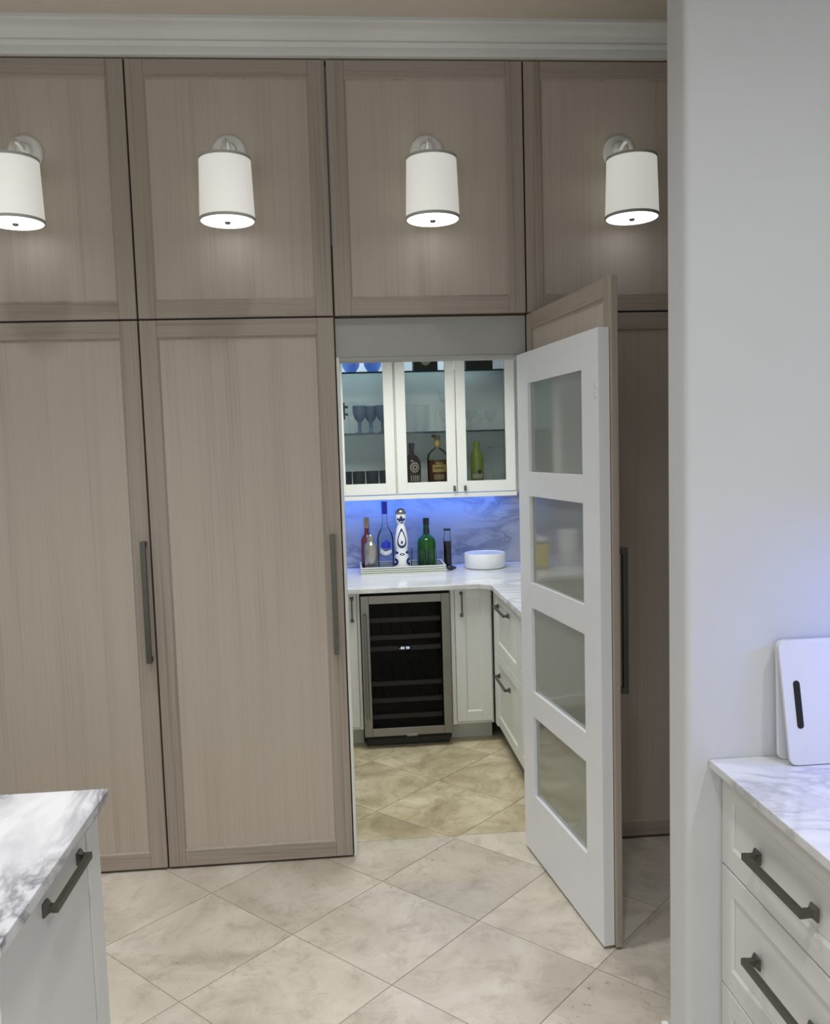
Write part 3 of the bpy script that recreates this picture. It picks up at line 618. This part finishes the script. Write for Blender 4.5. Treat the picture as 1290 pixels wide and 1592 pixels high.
# spirit bottles on the bottom shelf
t = Local('spirit_bottle', 'dark brown spirit bottle with a pale round label, half behind the stile', 'bottle', (0.425, 1.93, SZ))
pr = [(0, 0), (0.050, 0), (0.055, 0.006), (0.057, 0.10), (0.055, 0.135), (0.040, 0.162), (0.018, 0.178), (0.015, 0.19), (0.015, 0.215), (0, 0.215)]
t.part(MB().lathe(pr, n=32), 'glass', 'dark_amber'); t.part(MB().lathe([(0, 0.2152), (0.018, 0.2152), (0.018, 0.25), (0, 0.25)], n=20), 'stopper', 'black_cap')
lb = t.part(decal(pr, [(0.25 + 0.55 * math.cos(a), 0.098 + 0.032 * math.sin(a)) for a in [2 * math.pi * k / 20 for k in range(20)]]), 'label', 'cream_label')
t.part(decal(pr, [(0.25 + 0.40 * math.cos(a), 0.098 + 0.024 * math.sin(a)) for a in [2 * math.pi * k / 20 for k in range(20)]], 0.0014, 2, 0.75), 'ring', 'ink', lb)
t.part(decal(pr, [(0.25 + 0.14 * math.cos(a), 0.098 + 0.010 * math.sin(a)) for a in [2 * math.pi * k / 10 for k in range(10)]], 0.0014, 2), 'emblem', 'ink', lb)
for k, (a, b) in enumerate(((-0.25, -0.12), (0.02, 0.12), (0.22, 0.34), (0.44, 0.62), (0.72, 0.85))):
    t.part(decal(pr, rect(a, b, 0.012, 0.048, 2), 0.001, 2), 'lettering', 'cream_label')
t = Local('spirit_bottle', 'amber spirit bottle with a gold label and gold neck band', 'bottle', (0.586, 1.92, SZ))
pr = [(0, 0), (0.060, 0), (0.065, 0.006), (0.066, 0.150), (0.060, 0.178), (0.040, 0.200), (0.019, 0.214), (0.0165, 0.225), (0.0165, 0.268), (0, 0.268)]
t.part(squash(MB().lathe([(0, 0.003), (0.060, 0.004), (0.0635, 0.008), (0.0640, 0.140), (0, 0.140)], n=32), 1, 1), 'spirit', 'amber')
t.part(MB().lathe(pr, n=32), 'glass', 'bottle_glass'); t.part(MB().lathe([(0, 0.2685), (0.019, 0.2685), (0.020, 0.275), (0.020, 0.292), (0, 0.294)], n=20), 'stopper', 'cork')
t.part(MB().box(-0.034, -0.004, -0.012, 0.012, 0.280, 0.296), 'pourer', 'black_cap', bevel=0.002)
t.part(MB().lathe([(0.0172, 0.226), (0.0195, 0.232), (0.0195, 0.256), (0.0172, 0.262), (0.0168, 0.25), (0.0172, 0.226)], n=20), 'neck_band', 'gold')
lb = t.part(decal(pr, rect(-0.62, 0.72, 0.066, 0.112)), 'label', 'gold')
t.part(decal(pr, rect(-0.30, 0.40, 0.118, 0.124)), 'label_strip', 'gold')
for k in range(6): t.part(decal(pr, rect(-0.40 + k * 0.15, -0.40 + k * 0.15 + 0.10, 0.084 + 0.002 * (k % 2), 0.094 + 0.002 * (k % 3), 2), 0.0015, 2), 'lettering', 'ink', lb)
t.part(decal(pr, rect(-0.5, 0.55, 0.020, 0.052)), 'lower_label', 'cork')
t = Local('spirit_bottle', 'yellow-green bottle on the bottom shelf of the right cabinet', 'bottle', (0.833, 1.92, SZ))
pr = [(0, 0), (0.036, 0), (0.040, 0.005), (0.041, 0.135), (0.036, 0.165), (0.021, 0.195), (0.0165, 0.21), (0.0165, 0.246), (0, 0.248)]
t.part(MB().lathe(pr, n=28), 'glass', 'yellow_green'); t.part(MB().lathe([(0.0175, 0.212), (0.018, 0.245), (0.0172, 0.250), (0, 0.2505)], n=20), 'cap', 'yellow_green')
lb = t.part(decal(pr, rect(-0.9, 0.9, 0.055, 0.115)), 'label', 'yellow_green'); t.part(decal(pr, [(0.25 + 0.35 * math.cos(a), 0.060 + 0.012 * math.sin(a)) for a in [2 * math.pi * k / 12 for k in range(12)]], 0.0016, 2), 'emblem', 'ink', lb)
t.part(decal(pr, rect(-0.9, 0.9, 0.018, 0.045)), 'lower_label', 'cream_label')
# clear flared pitcher beside it
t = Local('glass_vase', 'flared clear glass vase beside the yellow-green bottle', 'vase', (0.970, 1.93, SZ))
t.part(MB().lathe([(0, 0), (0.042, 0), (0.044, 0.004), (0.066, 0.212), (0.0645, 0.213), (0.041, 0.010), (0, 0.009)], n=36), 'body', 'glassware')
t.part(MB().lathe([(0.0655, 0.208), (0.0675, 0.2135), (0.0645, 0.2135), (0.0655, 0.208)], n=36), 'rim', 'shelf_glass')

# ------------------------------------------------------------------ tray on the pantry worktop and what stands on it
CZ = 0.9172
t = Thing('serving_tray', 'mirrored serving tray with pale striped sides on the pantry worktop', 'tray', (0.342, 1.92, CZ))
t.part(box(0.088, 0.597, 1.782, 2.058, CZ + 0.004, CZ + 0.010), 'base', 'mirror')
for k, z in enumerate((CZ, CZ + 0.0125, CZ + 0.025, CZ + 0.0375)):
    for a in ((0.080, 0.605, 1.770, 1.781), (0.080, 0.605, 2.059, 2.070), (0.080, 0.091, 1.7815, 2.0585), (0.594, 0.605, 1.7815, 2.0585)):
        if k < 4: t.part(box(*a, z, z + 0.0088), 'rail', 'bone', bevel=0.0015)
for a in ((0.083, 0.602, 1.773, 1.7800), (0.083, 0.602, 2.060, 2.067), (0.083, 0.090, 1.7815, 2.0585), (0.595, 0.602, 1.7815, 2.0585)): t.part(box(*a, CZ + 0.001, CZ + 0.044), 'core', 'charcoal')
TZ = CZ + 0.0104
t = Local('cocktail_shaker', 'brushed steel cocktail shaker at the left end of the tray', 'shaker', (0.148, 1.852, TZ))
t.part(MB().lathe([(0, 0), (0.036, 0), (0.038, 0.003), (0.042, 0.130), (0.041, 0.148)], n=32), 'cup', 'shaker_steel')
t.part(MB().lathe([(0.041, 0.148), (0.0415, 0.152), (0.034, 0.172), (0.022, 0.188), (0.021, 0.194)], n=32), 'strainer_top', 'shaker_steel')
t.part(MB().lathe([(0.0225, 0.194), (0.022, 0.224), (0.017, 0.230), (0, 0.231)], n=28), 'cap', 'shaker_steel')
t = Local('tall_bottle', 'slim reddish bottle with tan stopper behind the steel shaker', 'bottle', (0.130, 1.975, TZ))
t.part(MB().lathe([(0, 0), (0.036, 0), (0.0385, 0.004), (0.0385, 0.185), (0.032, 0.205), (0.017, 0.222), (0.014, 0.24), (0.014, 0.262), (0, 0.262)], n=28), 'glass', 'rose')
t.part(MB().lathe([(0, 0.2622), (0.0165, 0.2622), (0.0165, 0.325), (0.014, 0.328), (0, 0.328)], n=20), 'stopper', 'cork')
t = Local('clear_bottle', 'clear spirit bottle with bright blue cap behind the shaker', 'bottle', (0.246, 1.985, TZ))
pr = [(0, 0), (0.045, 0), (0.050, 0.006), (0.052, 0.185), (0.044, 0.222), (0.022, 0.262), (0.016, 0.30), (0.016, 0.345), (0, 0.346)]
t.part(MB().lathe(pr, n=30), 'glass', 'bottle_glass'); t.part(MB().lathe([(0, 0.3465), (0.0185, 0.3465), (0.0185, 0.425), (0, 0.426)], n=20), 'cap', 'blue_cap')
t.part(decal(pr, [(-0.8, 0.105), (-0.5, 0.095), (-0.1, 0.088), (0.4, 0.092), (0.8, 0.105), (0.8, 0.125), (0.3, 0.117), (-0.1, 0.112), (-0.5, 0.122), (-0.7, 0.135)], 0.001), 'label', 'ceramic')
t.part(decal(pr, [(-0.55, 0.137), (0.0, 0.130), (0.6, 0.135), (0.65, 0.165), (0.25, 0.178), (0.1, 0.19), (-0.15, 0.176), (-0.5, 0.168)], 0.001), 'upper_label', 'blue_cap')
# white and cobalt painted decanter
t = Local('painted_decanter', 'white decanter painted with cobalt blue shapes in the middle of the tray', 'decanter', (0.340, 1.862, TZ))
pr = [(0, 0), (0.050, 0), (0.052, 0.006), (0.050, 0.030), (0.045, 0.065), (0.040, 0.100), (0.036, 0.122), (0.037, 0.140), (0.0405, 0.165), (0.040, 0.195), (0.034, 0.235), (0.026, 0.270), (0.020, 0.285), (0.021, 0.292), (0.029, 0.305), (0.032, 0.325), (0.031, 0.352), (0.026, 0.360), (0, 0.361)]
bd = t.part(MB().lathe(pr, n=40), 'body', 'ceramic')
t.part(MB().lathe([(0.0325, 0.353), (0.0345, 0.354), (0.033, 0.366), (0.024, 0.380), (0.010, 0.387), (0, 0.388)], n=32), 'stopper', 'steel', label='domed silver stopper')
tear = []
for k in range(24):
    a = 2 * math.pi * k / 24; r = 0.5 + 0.5 * math.cos(a); tear.append((1.05 * math.sin(a) * (0.35 + 0.65 * (1 - math.cos(a)) / 2), 0.203 + 0.062 * math.cos(a)))
t.part(decal(pr, tear, 0.0008, 3, 0.72), 'painted_drop', 'cobalt', bd)
t.part(decal(pr, [(0.16 * math.sin(2 * math.pi * k / 10), 0.178 + 0.011 * math.cos(2 * math.pi * k / 10)) for k in range(10)], 0.0008, 2), 'painted_dot', 'cobalt', bd)
t.part(decal(pr, [(-0.95, 0.318), (-0.6, 0.300), (0, 0.291), (0.6, 0.300), (0.95, 0.318), (0.8, 0.330), (0.5, 0.318), (0.3, 0.330), (0.0, 0.346), (-0.3, 0.330), (-0.5, 0.318), (-0.8, 0.330)], 0.0008, 3), 'painted_crown', 'cobalt', bd)
for s in (-1, 1):
    t.part(decal(pr, [(s * 1.15 + 0.62 * math.cos(2 * math.pi * k / 16), 0.056 + 0.024 * math.sin(2 * math.pi * k / 16)) for k in range(16)], 0.0008, 3, 0.3), 'painted_scroll', 'cobalt', bd)
    t.part(decal(pr, [(s * 1.10 + 0.50 * math.cos(2 * math.pi * k / 12), 0.113 + 0.009 * math.sin(2 * math.pi * k / 12)) for k in range(12)], 0.0008, 2), 'painted_leaf', 'cobalt', bd)
    t.part(decal(pr, [(s * 0.55 + 0.22 * math.cos(2 * math.pi * k / 10), 0.013 + 0.006 * math.sin(2 * math.pi * k / 10)) for k in range(10)], 0.0008, 2), 'painted_dot', 'cobalt', bd)
t.part(decal(pr, [(0.40 * math.cos(2 * math.pi * k / 14), 0.104 + 0.008 * math.sin(2 * math.pi * k / 14)) for k in range(14)], 0.0008, 2, 0.45), 'painted_arch', 'cobalt', bd)
# green liqueur
t = Local('liqueur_bottle', 'green liqueur bottle with black cap on the tray', 'bottle', (0.505, 1.955, TZ))
pr = [(0, 0), (0.050, 0), (0.056, 0.006), (0.057, 0.160), (0.050, 0.185), (0.030, 0.202), (0.020, 0.210), (0.0185, 0.22), (0.0175, 0.270), (0, 0.271)]
t.part(MB().lathe(pr, n=32), 'glass', 'green'); t.part(MB().lathe([(0, 0.2715), (0.0195, 0.2715), (0.0195, 0.312), (0.018, 0.314), (0, 0.314)], n=20), 'cap', 'black_cap')
t.part(MB().lathe([(0.0198, 0.213), (0.0200, 0.214), (0.0190, 0.250), (0.0186, 0.250), (0.0198, 0.213)], n=20), 'neck_label', 'black_cap')
# clear cordial glasses
sm = MB().lathe([(0, 0), (0.030, 0), (0.031, 0.003), (0.026, 0.07), (0.024, 0.13), (0.0228, 0.13), (0.0245, 0.07), (0.027, 0.012), (0, 0.010)], n=24)
sg = single('cordial_glass', 'clear glass in front of the green bottle, right one', 'glass', (0.462, 1.850, TZ), sm, 'bottle_glass', 'clear glasses on the tray')
dup(sg, (0.428, 1.915, TZ), 'clear glass between the decanter and the green bottle')
dup(sg, (0.528, 1.835, TZ), 'clear glass in front of the green bottle near the tray corner')
# dark bottle outside the tray, small dark stopper, white dish
t = Local('syrup_bottle', 'slim bottle of dark liquid standing just right of the tray', 'bottle', (0.637, 1.955, CZ))
t.part(MB().lathe([(0, 0.004), (0.0225, 0.004), (0.0225, 0.172), (0, 0.172)], n=24), 'syrup', 'cola'); t.part(MB().lathe([(0, 0), (0.0235, 0), (0.0242, 0.004), (0.0242, 0.185), (0.020, 0.205), (0.020, 0.240), (0, 0.2402)], n=24), 'glass', 'bottle_glass')
t.part(MB().lathe([(0, 0.2405), (0.0225, 0.2405), (0.0225, 0.252), (0, 0.253)], n=24), 'cap', 'black_cap')
t = Local('bottle_stopper', 'small black stopper lying on the worktop beside the tray', 'stopper', (0.645, 1.845, CZ + 0.0165))
t.part(MB().lathe([(0, -0.028), (0.010, -0.026), (0.0145, -0.015), (0.0165, 0), (0.0145, 0.010), (0.009, 0.014), (0.008, 0.030), (0, 0.031)], n=20, axis=(1, 0.25, -0.12)), 'knob', 'black_cap')
t = Local('white_dish', 'round white low-sided dish on the pantry worktop', 'dish', (0.868, 1.915, CZ))
t.part(MB().lathe([(0, 0), (0.112, 0), (0.124, 0.004), (0.128, 0.012), (0.130, 0.092), (0.128, 0.095), (0.126, 0.092), (0.123, 0.016), (0, 0.014)], n=48), 'body', 'ceramic')
t.part(MB().lathe([(0, 0.086), (0.120, 0.086), (0.124, 0.088), (0.124, 0.091), (0.118, 0.0915), (0, 0.0915)], n=48), 'lid', 'ceramic')
# jar and canister hidden behind the jamb, caught in the door panes
t = Local('storage_jar', 'glass jar of yellow contents mirrored in the second pane of the pantry door', 'jar', (-0.20, 1.62, CZ))
t.part(MB().lathe([(0, 0.006), (0.060, 0.006), (0.062, 0.15), (0, 0.15)], n=28), 'contents', 'yellow_jar'); t.part(MB().lathe([(0, 0), (0.062, 0), (0.066, 0.004), (0.066, 0.16), (0.058, 0.172), (0.0, 0.173)], n=28), 'glass', 'glassware')
t.part(MB().lathe([(0, 0.1735), (0.06, 0.1735), (0.06, 0.19), (0.012, 0.194), (0.012, 0.205), (0, 0.206)], n=28), 'lid', 'nickel')
t = Local('storage_canister', 'pale canister mirrored in the second pane beside the yellow jar', 'canister', (-0.42, 1.66, CZ))
t.part(MB().lathe([(0, 0), (0.062, 0), (0.065, 0.004), (0.065, 0.20), (0, 0.201)], n=28), 'body', 'ceramic'); t.part(MB().lathe([(0, 0.2015), (0.067, 0.2015), (0.067, 0.222), (0.0, 0.226)], n=28), 'lid', 'ceramic')

# ------------------------------------------------------------------ island at the lower left
t = Thing('kitchen_island', 'white kitchen island base at the lower left', 'island', (-1.1, -1.78, 0))
t.part(box(-1.9, -0.617, -2.045, -1.478, 0.0, 0.888), 'carcass', 'white_paint')
t.part(box(-0.6165, -0.590, -1.560, -1.476, 0.0, 0.888), 'end_post', 'white_paint', bevel=0.002)
t.part(box(-0.6165, -0.590, -2.050, -2.012, 0.0, 0.888), 'end_post', 'white_paint', bevel=0.002)
d = t.part(box(-0.6165, -0.593, -2.008, -1.564, 0.105, 0.884), 'door', 'white_paint', bevel=0.002)
t.part(pull((-0.593, -1.722, 0.830), (0, 1, 0), (1, 0, 0), 0.222, 0.028, 0.014), 'handle', 'pewter', d, 0.001, label='pewter bar pull')
t.part(box(-0.6165, -0.602, -2.008, -1.564, 0.0, 0.10), 'kick_board', 'toe')
d = t.part(box(-1.10, -0.625, -2.066, -2.046, 0.105, 0.884), 'door', 'white_paint', bevel=0.002)
wt = box(-1.93, -0.567, -2.085, -1.457, 0.8885, 0.915)
tag(wt.build('island_worktop', 'marble_island', bevel=0.004), 'white marble slab with grey veins on the island at the lower left', 'worktop')

# ------------------------------------------------------------------ drawer unit at the lower right
t = Thing('drawer_cabinet', 'white three-drawer cabinet at the lower right against the stub wall', 'cabinet', (1.1, -2.0, 0))
t.part(box(0.8955, 1.45, -2.90, -1.5035, 0.105, 0.8935), 'carcass', 'white_paint'); t.part(box(0.94, 0.955, -2.90, -1.5035, 0.0, 0.105), 'toe_kick', 'toe')
for ya, yb, nm in ((-2.170, -1.506, 1), (-2.84, -2.174, 2)):
    for z0, z1, hz in ((0.662, 0.888, 0.762), (0.362, 0.657, 0.520), (0.112, 0.357, 0.25)):
        d = shaker(t, (0.873, 0, 0), (0, 1, 0), (-1, 0, 0), ya, yb, z0, z1, 0.052, WHITE, 0.022, 0.006, rw=0.055, name='drawer')
        if nm == 1: t.part(pull((0.873, (ya + yb) / 2 + 0.035, hz), (0, 1, 0), (-1, 0, 0), 0.245, 0.036, 0.015), 'handle', 'pewter', d, 0.001, label='pewter bar pull')
wt = box(0.842, 1.47, -2.92, -1.5012, 0.894, 0.915)
tag(wt.build('counter_worktop', 'marble', bevel=0.003), 'white marble worktop on the drawers at the lower right', 'worktop')
# cutting boards leaning on the stub wall
def board(name, label, x0, x1, yb, yt, h, slot, skew=0.0, th=0.010):
    t = Thing(name, label, 'cutting board', ((x0 + x1) / 2, yb, 0.9152), 'white cutting boards')
    ang = math.atan2(yt - yb, h); up = Vector((-skew, math.sin(ang), math.cos(ang))).normalized(); nrm = Vector((0, -math.cos(ang), math.sin(ang)))
    rx = Vector((1, 0, 0)); o = Vector((x0, yb, 0.9155 + 0.0)); W = x1 - x0; r = 0.016
    out = []
    for cx, cz, a0 in ((W - r, r, -90), (W - r, h - r, 0), (r, h - r, 90), (r, r, 180)):
        out += [(cx + r * math.cos(math.radians(a0 + 15 * k)), cz + r * math.sin(math.radians(a0 + 15 * k))) for k in range(7)]
    f = lambda p, q, e: tuple(o + rx * p + up * q + nrm * e)
    b = t.part(MB().prism(out, 0.0, th, f), 'slab', 'board_white', bevel=0.002)
    if slot:
        sx, s0, s1, sr = slot; pts = [(sx + sr * math.cos(math.radians(a)), s1 + sr * math.sin(math.radians(a))) for a in range(0, 181, 20)] + [(sx + sr * math.cos(math.radians(a)), s0 + sr * math.sin(math.radians(a))) for a in range(180, 361, 20)]
        t.part(MB().prism(pts, th - 0.001, th + 0.0012, f), 'grip_slot', 'black', b, label='dark rounded grip slot')
    return t
board('cutting_board', 'white cutting board with dark slot grip leaning in front', 1.005, 1.40, -1.568, -1.529, 0.288, (0.033, 0.092, 0.188, 0.0078), 0.045)
board('cutting_board', 'white cutting board leaning behind the one with the slot grip', 0.998, 1.37, -1.524, -1.512, 0.284, None, 0.0, 0.008)
